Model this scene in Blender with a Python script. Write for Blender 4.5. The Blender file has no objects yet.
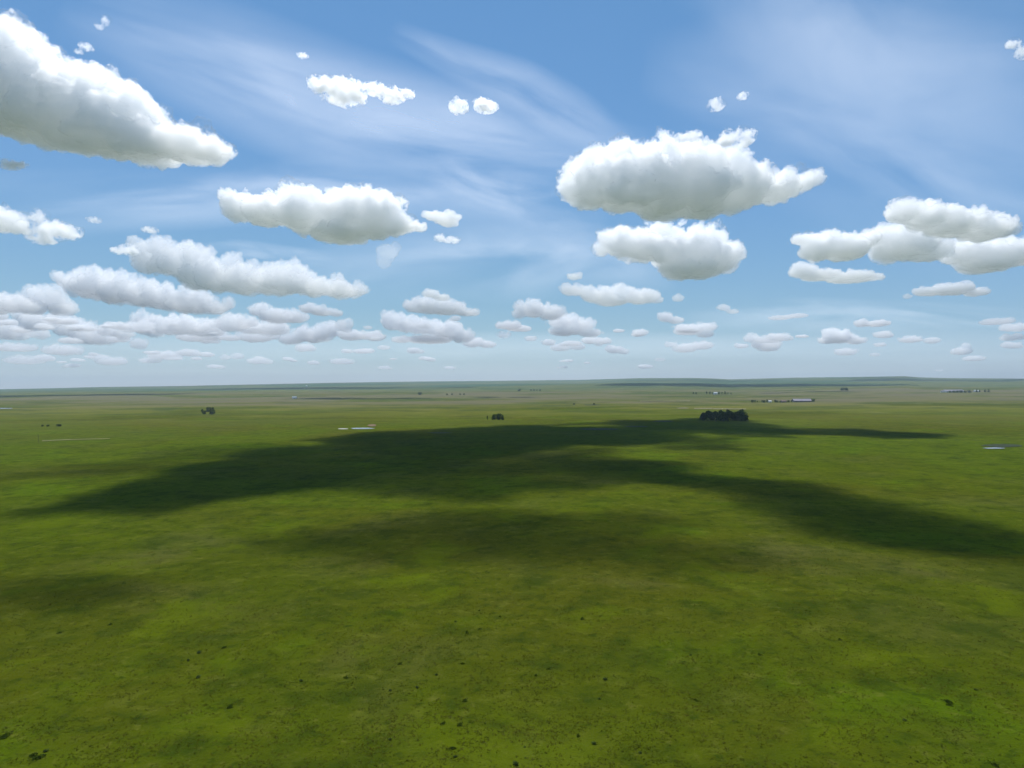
import bpy, bmesh, math, random
import numpy as np
from mathutils import Vector, Matrix, noise as mnoise

R = math.radians
random.seed(7)
rng = np.random.default_rng(7)
scene = bpy.context.scene
COL = scene.collection

# ------------------------------------------------------------------ camera
CAM_Z = 60.0
FPX = 683.0                       # focal length in pixels at 1024 wide
PITCH, ROLL = R(0.17), R(-0.25)
F = Vector((0, math.cos(PITCH), math.sin(PITCH)))
R0 = Vector((1, 0, 0)); U0 = R0.cross(F)
RV = R0 * math.cos(ROLL) + U0 * math.sin(ROLL)
UV = U0 * math.cos(ROLL) - R0 * math.sin(ROLL)
cd = bpy.data.cameras.new('camera'); cam = bpy.data.objects.new('camera', cd); COL.objects.link(cam)
cam.matrix_world = Matrix(((RV.x, UV.x, -F.x, 0), (RV.y, UV.y, -F.y, 0), (RV.z, UV.z, -F.z, CAM_Z), (0, 0, 0, 1)))
cd.sensor_width = 36.0; cd.lens = 36.0 * FPX / 1024.0
cd.clip_start = 1.0; cd.clip_end = 300000.0
scene.camera = cam
EYE = Vector((0, 0, CAM_Z))

# ------------------------------------------------------------------ sky and sun
SUN_EL, SUN_AZ = R(61), R(-12)    # azimuth measured from +Y (ahead) towards +X
SUN_DIR = Vector((math.sin(SUN_AZ) * math.cos(SUN_EL), math.cos(SUN_AZ) * math.cos(SUN_EL), math.sin(SUN_EL)))
world = bpy.data.worlds.new('World'); scene.world = world; world.use_nodes = True
wn = world.node_tree
sky = wn.nodes.new('ShaderNodeTexSky'); sky.sky_type = 'NISHITA'; sky.sun_disc = False
sky.sun_elevation = SUN_EL; sky.sun_rotation = SUN_AZ
sky.altitude = 600; sky.air_density = 1.0; sky.dust_density = 0.0; sky.ozone_density = 4.0
bg = wn.nodes['Background']; bg.inputs[1].default_value = 0.10
sepc = wn.nodes.new('ShaderNodeSeparateColor'); comc = wn.nodes.new('ShaderNodeCombineColor'); wn.links.new(sky.outputs[0], sepc.inputs[0])
for i, (gam, k, cap) in enumerate(((0.83, 0.640, 1.0), (0.60, 0.685, 1.0), (0.60, 0.91, 0.70))):      # soften the sky's own gradient per channel
    ops = []
    for op, v in (('MULTIPLY', 0.1), ('POWER', gam), ('MULTIPLY', k), ('SMOOTH_MIN', cap), ('MULTIPLY', 10.0)):
        q = wn.nodes.new('ShaderNodeMath'); q.operation = op; q.inputs[1].default_value = v; q.inputs[2].default_value = 0.10
        wn.links.new(ops[-1].outputs[0] if ops else sepc.outputs[i], q.inputs[0]); ops.append(q)
    wn.links.new(ops[-1].outputs[0], comc.inputs[i])
wn.links.new(comc.outputs[0], bg.inputs[0])
sl = bpy.data.lights.new('sun', 'SUN'); sl.energy = 5.0; sl.angle = R(0.53); sl.color = (1.0, 0.975, 0.94)
so = bpy.data.objects.new('sun', sl); COL.objects.link(so)
so.rotation_euler = SUN_DIR.to_track_quat('Z', 'Y').to_euler(); so.location = (0, 0, 3000)
scene.view_settings.view_transform = 'Standard'; scene.view_settings.look = 'None'
scene.view_settings.exposure = 0.0; scene.view_settings.gamma = 1.0; scene.view_settings.use_curve_mapping = False
cy = scene.cycles
cy.max_bounces = 56; cy.volume_bounces = 52; cy.diffuse_bounces = 3; cy.glossy_bounces = 2; cy.transmission_bounces = 4
cy.transparent_max_bounces = 64
cy.use_denoising = True; cy.volume_step_rate = 0.35
cy.sample_clamp_indirect = 6.0

# ------------------------------------------------------------------ helpers
def tag(o, label=None, cat=None, group=None, kind=None):
    if label: o['label'] = label
    if cat: o['category'] = cat
    if group: o['group'] = group
    if kind: o['kind'] = kind
    return o

def mesh_np(name, verts, faces, mat=None, smooth=False, link=True, parent=None):
    """faces: list of equal-length index rows (ndarray) or a list of lists"""
    me = bpy.data.meshes.new(name)
    v = np.asarray(verts, dtype=np.float32)
    f = np.asarray(faces, dtype=np.int32)
    k = f.shape[1]
    me.vertices.add(len(v)); me.vertices.foreach_set('co', v.ravel())
    me.loops.add(f.size); me.loops.foreach_set('vertex_index', f.ravel())
    me.polygons.add(len(f)); me.polygons.foreach_set('loop_start', np.arange(len(f), dtype=np.int32) * k)
    me.update(calc_edges=True); me.validate()
    if smooth: me.polygons.foreach_set('use_smooth', np.ones(len(me.polygons), dtype=bool))
    if mat: me.materials.append(mat)
    o = bpy.data.objects.new(name, me)
    if link: COL.objects.link(o)
    if parent: o.parent = parent
    return o

def empty(name, loc, rz=0.0):
    o = bpy.data.objects.new(name, None); COL.objects.link(o); o.location = loc; o.rotation_euler = (0, 0, rz)
    o.empty_display_size = 0.5
    return o

def copy_tree(o, parent=None):
    c = o.copy(); COL.objects.link(c)
    if parent: c.parent = parent
    for ch in list(o.children): copy_tree(ch, c)
    return c

def ray(px, py):
    d = RV * ((px - 512) / FPX) + UV * ((384 - py) / FPX) + F
    return d / d.y                 # unit forward component
def at(px, py, D):
    return EYE + ray(px, py) * D

# ---- numpy gradient noise
_P = np.random.default_rng(3).permutation(4096).astype(np.int64)
_G = np.random.default_rng(4).uniform(0, 2 * np.pi, 4096); _GX, _GY = np.cos(_G), np.sin(_G)
def gn(x, y):
    xi = np.floor(x).astype(np.int64); yi = np.floor(y).astype(np.int64); xf = x - xi; yf = y - yi
    u = xf * xf * xf * (xf * (xf * 6 - 15) + 10); w = yf * yf * yf * (yf * (yf * 6 - 15) + 10)
    def g(ix, iy, dx, dy):
        h = _P[(_P[ix & 4095] + iy) & 4095]
        return _GX[h] * dx + _GY[h] * dy
    a = g(xi, yi, xf, yf); b = g(xi + 1, yi, xf - 1, yf); c = g(xi, yi + 1, xf, yf - 1); d = g(xi + 1, yi + 1, xf - 1, yf - 1)
    return (a * (1 - u) + b * u) * (1 - w) + (c * (1 - u) + d * u) * w

# ------------------------------------------------------------------ terrain
RIDGE_X = np.array([-400, 0, 60, 100, 180, 256, 330, 400, 512, 580, 640, 690, 712, 730, 760, 795, 850, 885, 905, 925, 960, 1024, 1400.])
RIDGE_Y = np.array([391, 389.3, 388, 387, 386, 384.4, 382.8, 381.7, 380.6, 379.8, 378.1, 378.0, 378.4, 379.4, 378.6, 377.6, 377.0, 376.4, 376.2, 377.6, 378.2, 378.6, 382.])
RIDGE_E = np.array([(lambda d: d.z / math.hypot(d.x, d.y))(ray(a, b)) for a, b in zip(RIDGE_X, RIDGE_Y)])
R_RIDGE, R_FLAT = 14500.0, 3200.0
def height(x, y):
    x = np.asarray(x, float); y = np.asarray(y, float)
    r = np.hypot(x, y) + 1e-6
    t = np.where(y > 0.3 * r, x / np.maximum(y, 1e-3), np.sign(x) * 3.0)
    er = np.interp(512 + FPX * t, RIDGE_X, RIDGE_E)
    top = CAM_Z + R_RIDGE * er
    s = np.clip((r - R_FLAT) / (R_RIDGE - R_FLAT), 0, 1)
    z = top * s ** 1.15
    z -= np.clip(r - R_RIDGE, 0, None) * 0.03
    und = gn(x / 2600 + 9.1, y / 1500 + 3.7) * 34 * np.clip((r - 3000) / 4000, 0, 1) * (1 - np.clip((r - 11000) / 3000, 0, 1))
    und += gn(x / 700 + 1.3, y / 500 - 8.2) * 4.5 * np.clip((r - 700) / 2500, 0, 1) * (1 - 0.8 * np.clip((r - 11000) / 3000, 0, 1))
    near = gn(x / 240, y / 190) * 2.6 * np.clip((r - 60) / 500, 0.25, 1)
    near += gn(x / 62 + 5, y / 48) * 1.2
    near += gn(x / 17 + 2, y / 14) * 0.5 * np.clip(1.5 - r / 900, 0, 1)
    near += gn(x / 5.2, y / 4.6) * 0.16 * np.clip(1.3 - r / 500, 0, 1)
    return z + und + near

def ground(px, py):
    """where the view ray through a pixel of the photograph meets the terrain"""
    d = ray(px, py)
    ts = np.geomspace(40, 20000, 4000)
    below = (CAM_Z + d.z * ts) < height(d.x * ts, ts)
    i = int(np.argmax(below)) if below.any() else len(ts) - 1
    lo, hi = ts[max(i - 1, 0)], ts[i]
    for _ in range(25):
        m = 0.5 * (lo + hi)
        if CAM_Z + d.z * m < float(height(d.x * m, m)): hi = m
        else: lo = m
    return Vector((d.x * hi, hi, float(height(d.x * hi, hi))))
def on_ground(x, y): return Vector((x, y, float(height(x, y))))

# ------------------------------------------------------------------ materials
class NT:
    def __init__(s, name):
        s.m = bpy.data.materials.new(name); s.m.use_nodes = True; s.t = s.m.node_tree; s.t.nodes.clear()
        s.out = s.n('ShaderNodeOutputMaterial')
    def n(s, typ, **kw):
        nd = s.t.nodes.new(typ)
        for k, v in kw.items(): setattr(nd, k, v)
        return nd
    def l(s, a, b): s.t.links.new(a, b)
    def put(s, sock, v):
        if hasattr(v, 'is_output') or isinstance(v, bpy.types.NodeSocket): s.l(v, sock)
        else: sock.default_value = v
    def math(s, op, a, b=0.0, c=None, clamp=False):
        nd = s.n('ShaderNodeMath', operation=op, use_clamp=clamp)
        s.put(nd.inputs[0], a); s.put(nd.inputs[1], b)
        if c is not None: s.put(nd.inputs[2], c)
        return nd.outputs[0]
    def noise(s, vec, scale, detail=4, rough=0.55, dist=0.0):
        nd = s.n('ShaderNodeTexNoise'); s.l(vec, nd.inputs['Vector'])
        nd.inputs['Scale'].default_value = scale; nd.inputs['Detail'].default_value = detail
        nd.inputs['Roughness'].default_value = rough; nd.inputs['Distortion'].default_value = dist
        return nd.outputs[0]
    def ramp(s, v, lo, hi, a=0.0, b=1.0, smooth=True):
        nd = s.n('ShaderNodeMapRange'); nd.interpolation_type = 'SMOOTHSTEP' if smooth else 'LINEAR'
        s.put(nd.inputs[0], v)
        for i, q in enumerate((lo, hi, a, b)): s.put(nd.inputs[i + 1], q)
        return nd.outputs[0]
    def mix(s, f, a, b):
        nd = s.n('ShaderNodeMix', data_type='RGBA')
        s.put(nd.inputs[0], f)
        for k, v in ((6, a), (7, b)):
            if isinstance(v, tuple): nd.inputs[k].default_value = (*v, 1)
            else: s.l(v, nd.inputs[k])
        return nd.outputs[2]
    def mapping(s, vec, scale=(1, 1, 1), loc=(0, 0, 0), rot=(0, 0, 0)):
        nd = s.n('ShaderNodeMapping'); s.l(vec, nd.inputs[0])
        nd.inputs['Scale'].default_value = scale; nd.inputs['Location'].default_value = loc; nd.inputs['Rotation'].default_value = rot
        return nd.outputs[0]

def plain(name, col, rough=0.8, var=0.25, scale=1.0, spec=0.2):
    b = NT(name); co = b.n('ShaderNodeTexCoord').outputs['Object']
    n = b.noise(co, scale, 4)
    c = b.mix(b.ramp(n, 0.3, 0.7), tuple(x * (1 - var) for x in col), tuple(min(1, x * (1 + var)) for x in col))
    p = b.n('ShaderNodeBsdfPrincipled'); b.l(c, p.inputs['Base Color']); p.inputs['Roughness'].default_value = rough
    p.inputs['Specular IOR Level'].default_value = spec
    b.l(p.outputs[0], b.out.inputs[0]); return b.m

def grass_ground():
    b = NT('prairie_grass')
    pos = b.n('ShaderNodeNewGeometry').outputs['Position']
    sep = b.n('ShaderNodeSeparateXYZ'); b.l(pos, sep.inputs[0])
    flat = b.n('ShaderNodeCombineXYZ'); b.l(sep.outputs[0], flat.inputs[0]); b.l(sep.outputs[1], flat.inputs[1])
    P = flat.outputs[0]
    G = {'lush': (0.0535, 0.0700, 0.0034), 'olive': (0.0640, 0.0635, 0.0048), 'dry': (0.1271, 0.1271, 0.0230), 'deep': (0.0197, 0.0361, 0.0033),
         'brown': (0.0804, 0.0722, 0.0246), 'grey': (0.1230, 0.1107, 0.0615)}
    n1 = b.noise(P, 1 / 420, 4, 0.55, 0.6)
    n2 = b.noise(P, 1 / 75, 4, 0.6, 0.5)
    n3 = b.noise(b.mapping(P, (1, 1.0, 1), (31, 17, 0)), 1 / 16, 4, 0.62)
    n4 = b.noise(b.mapping(P, (1, 1, 1), (3, 57, 0)), 1 / 3.4, 4, 0.65)
    n6 = b.noise(b.mapping(P, (1, 1, 1), (83, 7, 0)), 1 / 34, 5, 0.62, 0.4)
    n5 = b.noise(P, 1.6, 3, 0.7)
    c = b.mix(b.ramp(n1, 0.38, 0.62), G['lush'], G['olive'])
    c = b.mix(b.math('MULTIPLY', b.ramp(n2, 0.50, 0.72), 0.55), c, G['brown'])
    c = b.mix(b.math('MULTIPLY', b.ramp(n2, 0.47, 0.30), 0.55), c, (0.0640, 0.1148, 0.0025))
    mid = b.math('MULTIPLY', b.ramp(sep.outputs[1], 170, 420), b.ramp(n1, 0.30, 0.60, 1.0, 0.35))
    c = b.mix(b.math('MULTIPLY', mid, 0.55), c, (0.066, 0.108, 0.0030))
    n7 = b.noise(b.mapping(P, (1, 1, 1), (13, 77, 0)), 1 / 8.5, 5, 0.66, 0.5)
    c = b.mix(b.math('MULTIPLY', b.ramp(n7, 0.52, 0.66), 0.55), c, (0.026, 0.042, 0.004))
    c = b.mix(b.math('MULTIPLY', b.ramp(n7, 0.46, 0.34), 0.40), c, (0.100, 0.112, 0.014))
    c = b.mix(b.math('MULTIPLY', b.ramp(n3, 0.50, 0.68), 0.55), c, G['deep'])
    c = b.mix(b.math('MULTIPLY', b.ramp(n4, 0.54, 0.72), 0.75), c, G['deep'])
    c = b.mix(b.math('MULTIPLY', b.ramp(n4, 0.44, 0.26), 0.45), c, G['dry'])
    c = b.mix(b.math('MULTIPLY', b.ramp(n5, 0.58, 0.8), 0.4), c, G['dry'])
    c = b.mix(b.math('MULTIPLY', b.ramp(n6, 0.52, 0.68), 0.45), c, (0.0279, 0.0443, 0.0041))
    c = b.mix(b.math('MULTIPLY', b.ramp(n6, 0.46, 0.32), 0.55), c, (0.0787, 0.1050, 0.0033))
    # farther out the range is grazed, drier and streaked
    far = b.ramp(sep.outputs[1], 450, 2300)
    nf = b.noise(b.mapping(P, (1, 1.6, 1), (400, 90, 0)), 1 / 900, 5, 0.6, 0.8)
    ng = b.noise(b.mapping(P, (1, 1.3, 1), (40, 990, 0)), 1 / 260, 4, 0.6, 0.4)
    c = b.mix(b.math('MULTIPLY', far, b.ramp(nf, 0.36, 0.56)), c, G['dry'])
    c = b.mix(b.math('MULTIPLY', far, b.math('MULTIPLY', b.ramp(ng, 0.50, 0.62), 0.85)), c, (0.0492, 0.0697, 0.0148))
    nk = b.noise(b.mapping(P, (1, 1.2, 1), (140, 50, 0)), 1 / 110, 4, 0.6, 0.4)
    c = b.mix(b.math('MULTIPLY', far, b.math('MULTIPLY', b.ramp(nk, 0.54, 0.66), 0.6)), c, (0.0369, 0.0508, 0.0115))
    c = b.mix(b.math('MULTIPLY', far, b.math('MULTIPLY', b.ramp(nk, 0.42, 0.30), 0.6)), c, (0.1640, 0.1558, 0.0492))
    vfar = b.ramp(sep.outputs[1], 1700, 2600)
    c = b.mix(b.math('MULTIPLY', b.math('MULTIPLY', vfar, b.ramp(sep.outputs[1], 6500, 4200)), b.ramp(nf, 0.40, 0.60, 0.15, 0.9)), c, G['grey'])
    nh = b.noise(b.mapping(P, (1, 1.5, 1), (7, 3, 0)), 1 / 2200, 4, 0.6, 0.5)
    hill = b.ramp(sep.outputs[1], 4500, 7500)
    c = b.mix(hill, c, b.mix(b.ramp(nh, 0.40, 0.60), (0.042, 0.082, 0.036), (0.0902, 0.1066, 0.0369)))  # hills' own greens, made bluer to put some distance haze into the colour
    p = b.n('ShaderNodeBsdfPrincipled'); b.l(c, p.inputs['Base Color']); p.inputs['Roughness'].default_value = 0.95
    p.inputs['Specular IOR Level'].default_value = 0.0
    bump = b.n('ShaderNodeBump'); bump.inputs['Strength'].default_value = 0.7; bump.inputs['Distance'].default_value = 0.6
    b.l(b.math('ADD', b.math('MULTIPLY', n4, 1.0), b.math('MULTIPLY', n5, 0.35)), bump.inputs['Height'])
    b.l(bump.outputs[0], p.inputs['Normal'])
    b.l(p.outputs[0], b.out.inputs[0]); return b.m

def leaf_mat(name, col, trans=0.3):
    b = NT(name)
    oi = b.n('ShaderNodeTexCoord').outputs['Object']
    n = b.noise(oi, 0.45, 3)
    c = b.mix(b.ramp(n, 0.3, 0.7), tuple(x * 0.65 for x in col), tuple(x * 1.35 for x in col))
    d = b.n('ShaderNodeBsdfDiffuse'); b.l(c, d.inputs[0])
    t = b.n('ShaderNodeBsdfTranslucent'); b.l(c, t.inputs[0])
    m = b.n('ShaderNodeMixShader'); m.inputs[0].default_value = trans
    b.l(d.outputs[0], m.inputs[1]); b.l(t.outputs[0], m.inputs[2]); b.l(m.outputs[0], b.out.inputs[0]); return b.m

def cloud_mat(name, density, S, lobes, tint, g=0.75, skin=0.01, fray=1.5, edge=1.0):
    """vapour that is thick inside the lobes and frays out towards their edge; S: half height in metres, the scale of its billows"""
    b = NT(name)
    v = b.n('ShaderNodeVolumeScatter'); v.inputs['Color'].default_value = tint
    v.inputs['Anisotropy'].default_value = g
    pos = b.n('ShaderNodeTexCoord').outputs['Object']
    wp = b.n('ShaderNodeNewGeometry').outputs['Position']
    near = None
    for c, r in lobes:
        mp = b.mapping(pos, tuple(1 / q for q in r), tuple(-c[i] / r[i] for i in range(3)))
        ln = b.n('ShaderNodeVectorMath', operation='LENGTH'); b.l(mp, ln.inputs[0])
        near = ln.outputs['Value'] if near is None else b.math('SMOOTH_MIN', near, ln.outputs['Value'], 0.15)
    big = b.noise(wp, 1 / (0.8 * S), 9, 0.68)
    fine = b.noise(wp, 1 / (0.26 * S), 6, 0.62)
    knob = b.math('ABSOLUTE', b.math('SUBTRACT', fine, 0.5))            # rounded knobs, sharp creases between
    f = b.math('MULTIPLY_ADD', b.math('SUBTRACT', big, 0.5), fray, b.math('SUBTRACT', edge, near))
    f = b.math('MULTIPLY_ADD', b.math('SUBTRACT', knob, 0.07), fray * 0.8, f)
    b.l(b.math('MULTIPLY', b.ramp(f, 0.0, 0.16), density * 1.5), v.inputs['Density'])
    b.l(v.outputs[0], b.out.inputs['Volume'])
    d = b.n('ShaderNodeBsdfDiffuse'); d.inputs[0].default_value = (0.92, 0.92, 0.92, 1)
    t = b.n('ShaderNodeBsdfTransparent'); m = b.n('ShaderNodeMixShader'); m.inputs[0].default_value = skin
    b.l(t.outputs[0], m.inputs[1]); b.l(d.outputs[0], m.inputs[2]); b.l(m.outputs[0], b.out.inputs['Surface'])
    return b.m

_em = {}
def even_cloud_mat(name, density, tint=(1, 0.998, 0.99, 1), g=0.7, skin=0.045):
    q = round(math.log(density) * 5) / 5
    q = (q, tint, g)
    if q in _em: return _em[q]
    b = NT(name)
    v = b.n('ShaderNodeVolumeScatter'); v.inputs['Color'].default_value = tint
    v.inputs['Anisotropy'].default_value = g; v.inputs['Density'].default_value = math.exp(q[0])
    b.l(v.outputs[0], b.out.inputs['Volume'])
    d = b.n('ShaderNodeBsdfDiffuse'); d.inputs[0].default_value = (0.97, 0.97, 0.97, 1)
    tl = b.n('ShaderNodeBsdfTranslucent'); tl.inputs[0].default_value = (0.97, 0.97, 0.97, 1)
    dt = b.n('ShaderNodeMixShader'); dt.inputs[0].default_value = 0.4; b.l(d.outputs[0], dt.inputs[1]); b.l(tl.outputs[0], dt.inputs[2])
    co = b.n('ShaderNodeNewGeometry').outputs['Position']
    t = b.n('ShaderNodeBsdfTransparent'); m = b.n('ShaderNodeMixShader'); m.inputs[0].default_value = skin
    b.l(t.outputs[0], m.inputs[1]); b.l(dt.outputs[0], m.inputs[2]); b.l(m.outputs[0], b.out.inputs['Surface'])
    _em[q] = b.m
    return b.m

# ------------------------------------------------------------------ ground sheet
def build_ground():
    az = np.concatenate([np.linspace(-52, 52, 760), np.linspace(52, 308, 150)[1:-1]]) * np.pi / 180
    rad = np.concatenate([[6, 20, 40, 60], np.geomspace(75, 18000, 860)])
    A, Q = np.meshgrid(az, rad)
    x = np.sin(A) * Q; y = np.cos(A) * Q
    z = height(x, y)
    na, nr = len(az), len(rad)
    v = np.stack([x, y, z], -1).reshape(-1, 3)
    v = np.vstack([v, [[0, 0, float(height(0, 0))]]])
    i = np.arange(nr - 1)[:, None] * na; j = np.arange(na)[None, :]; j2 = (j + 1) % na
    f = np.stack([i + j, i + j2, i + na + j2, i + na + j], -1).reshape(-1, 4)
    f = f[:, ::-1]
    c = len(v) - 1
    jj = np.arange(na)
    fan = np.stack([np.full(na, c), (jj + 1) % na, jj, jj], -1)
    tri = np.stack([np.full(na, c), (jj + 1) % na, jj], -1)
    o = mesh_np('ground', v, f, grass_ground(), smooth=True)
    return tag(o, 'wide open green prairie grassland rolling to the horizon', kind='structure')
build_ground()

# ------------------------------------------------------------------ haze
def build_haze():
    b = NT('haze_air')
    v = b.n('ShaderNodeVolumePrincipled'); v.inputs['Color'].default_value = (0.57, 0.71, 0.85, 1)
    v.inputs['Density'].default_value = 4.2e-5; v.inputs['Anisotropy'].default_value = 0.25
    b.l(v.outputs[0], b.out.inputs['Volume'])
    h, z0, z1 = 19000.0, -260.0, 345.0
    vs = [(sx * h, sy * h, z) for z in (z0, z1) for sx, sy in ((-1, -1), (1, -1), (1, 1), (-1, 1))]
    fs = [(3, 2, 1, 0), (4, 5, 6, 7), (0, 1, 5, 4), (1, 2, 6, 5), (2, 3, 7, 6), (3, 0, 4, 7)]
    o = mesh_np('haze', vs, fs, b.m)
    tag(o, 'pale summer haze over the far plain', kind='stuff')
build_haze()

# ------------------------------------------------------------------ clouds
BASE_H = 1900.0
_ico = {}
def ico(n):
    if n not in _ico:
        bm = bmesh.new(); bmesh.ops.create_icosphere(bm, subdivisions=n, radius=1)
        _ico[n] = (np.array([v.co[:] for v in bm.verts]), np.array([[v.index for v in f.verts] for f in bm.faces])); bm.free()
    return _ico[n]

def _remesh(me_or_obj, voxel):
    o = me_or_obj
    md = o.modifiers.new('r', 'REMESH'); md.mode = 'VOXEL'; md.voxel_size = voxel; md.adaptivity = 0
    dg = bpy.context.evaluated_depsgraph_get()
    me = bpy.data.meshes.new_from_object(o.evaluated_get(dg))
    bpy.data.objects.remove(o)
    return me
def _puff(me, terms, off, under=0.45):
    """push the skin out along its normals in rounded knobs; terms: (amplitude, wavelength, kind)"""
    n = len(me.vertices)
    co = np.empty(n * 3, np.float32); me.vertices.foreach_get('co', co); co = co.reshape(-1, 3)
    no = np.empty(n * 3, np.float32); me.vertices.foreach_get('normal', no); no = no.reshape(-1, 3)
    d = np.zeros(n, np.float32)
    for amp, wl, kind in terms:
        for i in range(n):
            p = Vector(co[i]) / wl + off
            if kind == 'knob':
                q = mnoise.voronoi(p)[0][0]
                d[i] += amp * (max(0.0, 1.0 - q * q * 1.3) - 0.55)
            else:
                d[i] += amp * mnoise.fractal(p, 0.9, 2.1, 5, noise_basis='PERLIN_ORIGINAL')
    w = np.clip((1 + under) / 2 + (1 - under) * no[:, 2], under, 1.25)
    co = co + no * (d * w)[:, None]
    me.vertices.foreach_set('co', co.ravel().astype(np.float32)); me.update()

def blob_mesh(ells, voxel, amp, nscale, seed, flat=None):
    """union of ellipsoids (centre, radii), its skin heaped into knobs at several sizes"""
    V, Fc, k = [], [], 0
    iv, fi = ico(2)
    for c, r in ells:
        V.append(iv * np.array(r) + np.array(c)); Fc.append(fi + k); k += len(iv)
    off = Vector((seed * 17.3, seed * 5.1, seed * 9.7))
    me = _remesh(mesh_np('tmp', np.vstack(V), np.vstack(Fc), link=True), voxel * 2)
    _puff(me, [(amp, nscale * 1.1, 'knob'), (amp * 0.5, nscale * 1.7, 'fractal')], off)
    o = bpy.data.objects.new('tmp', me); COL.objects.link(o)
    me = _remesh(o, voxel * 1.15)
    _puff(me, [(amp * 0.46, nscale * 0.42, 'knob'), (amp * 0.26, nscale * 0.17, 'knob'), (amp * 0.24, nscale * 0.30, 'fractal')], off * 1.7, 0.6)
    o = bpy.data.objects.new('tmp', me); COL.objects.link(o)
    me = _remesh(o, voxel)
    _puff(me, [(amp * 0.15, nscale * 0.12, 'fractal')], off * 2.3, 0.8)
    me.polygons.foreach_set('use_smooth', np.ones(len(me.polygons), dtype=bool))
    me.update()
    return me

N_CLOUD = [0]
def cloud(label, lobes, tau=14.0, D=None, group=None, frag=1.0, det=1.0, skin=0.01, fray=3.4, amp=0.46):
    """lobes: (px, py, rx, ry) circles of the photograph; they become 3-D lobes at the cloud's own distance"""
    N_CLOUD[0] += 1; seed = N_CLOUD[0]; tau *= 0.50; size = max(max(l[2] for l in lobes), sum(l[2] for l in lobes) * 0.6)
    low = max(l[1] for l in lobes) > 272; torn = frag >= 1.5 or (size <= 9 and not low)
    rr = random.Random(seed * 13 + 1)
    if low: lobes = [(a, b - d * .06, c * 1.0, d * 1.1) for a, b, c, d in lobes]
    yb = max(l[1] + l[3] for l in lobes); xm = sum(l[0] for l in lobes) / len(lobes)
    if D is None:
        D = min((BASE_H - CAM_Z) / max(ray(xm, yb).z, 1e-4), 48000.0)
    k = D / FPX; tint = (0.996, 0.989, 1, 1) if D < 11000 else (1, 0.998, 0.976, 1)
    ells, main = [], []
    for (px, py, rx, ry) in lobes:
        c = at(px, py, D)
        dep = 1.0 * rx + 0.1 * ry
        ells.append((Vector((c.x, c.y, c.z)), (rx * k * 0.88, dep * k, ry * k * 0.80)))
        main.append((c, (rx * k, dep * k * 1.05, ry * k)))
        nsub = int((7 + rx / 3) * det)
        for _ in range(nsub):
            th = rr.uniform(0, 2 * math.pi); ph = rr.uniform(-0.5, 1.0)
            dx, dy, dz = math.cos(th) * math.sqrt(max(0, 1 - ph * ph * 0.9)), math.sin(th) * math.sqrt(max(0, 1 - ph * ph * 0.9)), ph
            s = rr.uniform(0.22, 0.45) * min(rx, ry * 1.3)
            q = 0.78
            ells.append((Vector((c.x + dx * rx * k * q, c.y + dy * dep * k * q, c.z + dz * ry * k * q)), (s * k * rr.uniform(0.9, 1.4), s * k, s * k * 0.85)))
        for _ in range(int((3.4 if low else 2.2) * rx / ry + 1)):         # heaped puffs on top
            u = rr.uniform(-.85, .85); s = ry * rr.uniform(.32, .62)
            ells.append((Vector((c.x + u * rx * k, c.y + rr.uniform(-.6, .6) * dep * k, c.z + ry * k * rr.uniform(.35, .75) * (1 - u * u * .7))), (s * k * 1.15, s * k, s * k * .9)))
        for _ in range(int(rx * frag / 6 + frag)):      # torn scraps along the edge
            th = rr.uniform(0, 2 * math.pi) if torn else rr.uniform(-.3, math.pi + .3)
            s = rr.uniform(0.04, 0.15) * min(rx, ry) + 0.3
            e = rr.uniform(0.98, 1.22)
            ells.append((Vector((c.x + math.cos(th) * rx * k * e, c.y + rr.uniform(-.3, .3) * dep * k, c.z + math.sin(th) * ry * k * e)), (s * k * 1.7, s * k * 1.2, s * k * 0.8)))
    cx = sum(e[0].x for e in ells) / len(ells); cyy = sum(e[0].y for e in ells) / len(ells); czz = min(e[0].z - e[1][2] for e in ells)
    org = Vector((cx, cyy, czz))
    ells = [(e[0] - org, tuple(q * (1.25 if torn else 1.03) for q in e[1])) for e in ells]; main = [(c - org, r) for c, r in main]
    wid = max(e[0].x + e[1][0] for e in ells) - min(e[0].x - e[1][0] for e in ells)
    S = sum(l[3] for l in lobes) / len(lobes) * k
    vox = max(0.6 * k, wid / 300)
    me = blob_mesh(ells, vox, S * amp * (1.4 if low else 1), S * 0.9, seed)
    me.name = 'cloud'
    o = bpy.data.objects.new('cloud', me); COL.objects.link(o); o.location = org
    me.materials.clear(); 
    if torn: mt = cloud_mat('cloud_vapour', tau * 2.0 / (2 * S), S * 1.5, main, tint, skin=0.02, fray=6.5, edge=0.80)
    elif not low and size > 20: mt = cloud_mat('cloud_vapour', tau * 1.2 / (2 * S), S, main, tint, g=0.6, skin=0.05, fray=2.8, edge=1.32)
    else: mt = even_cloud_mat('cloud_vapour', (0.85 if low else 1) * tau / (2 * S), tint, 0.2 if low else 0.55)
    me.materials.append(mt)
    return tag(o, label, 'cloud', group)

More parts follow.
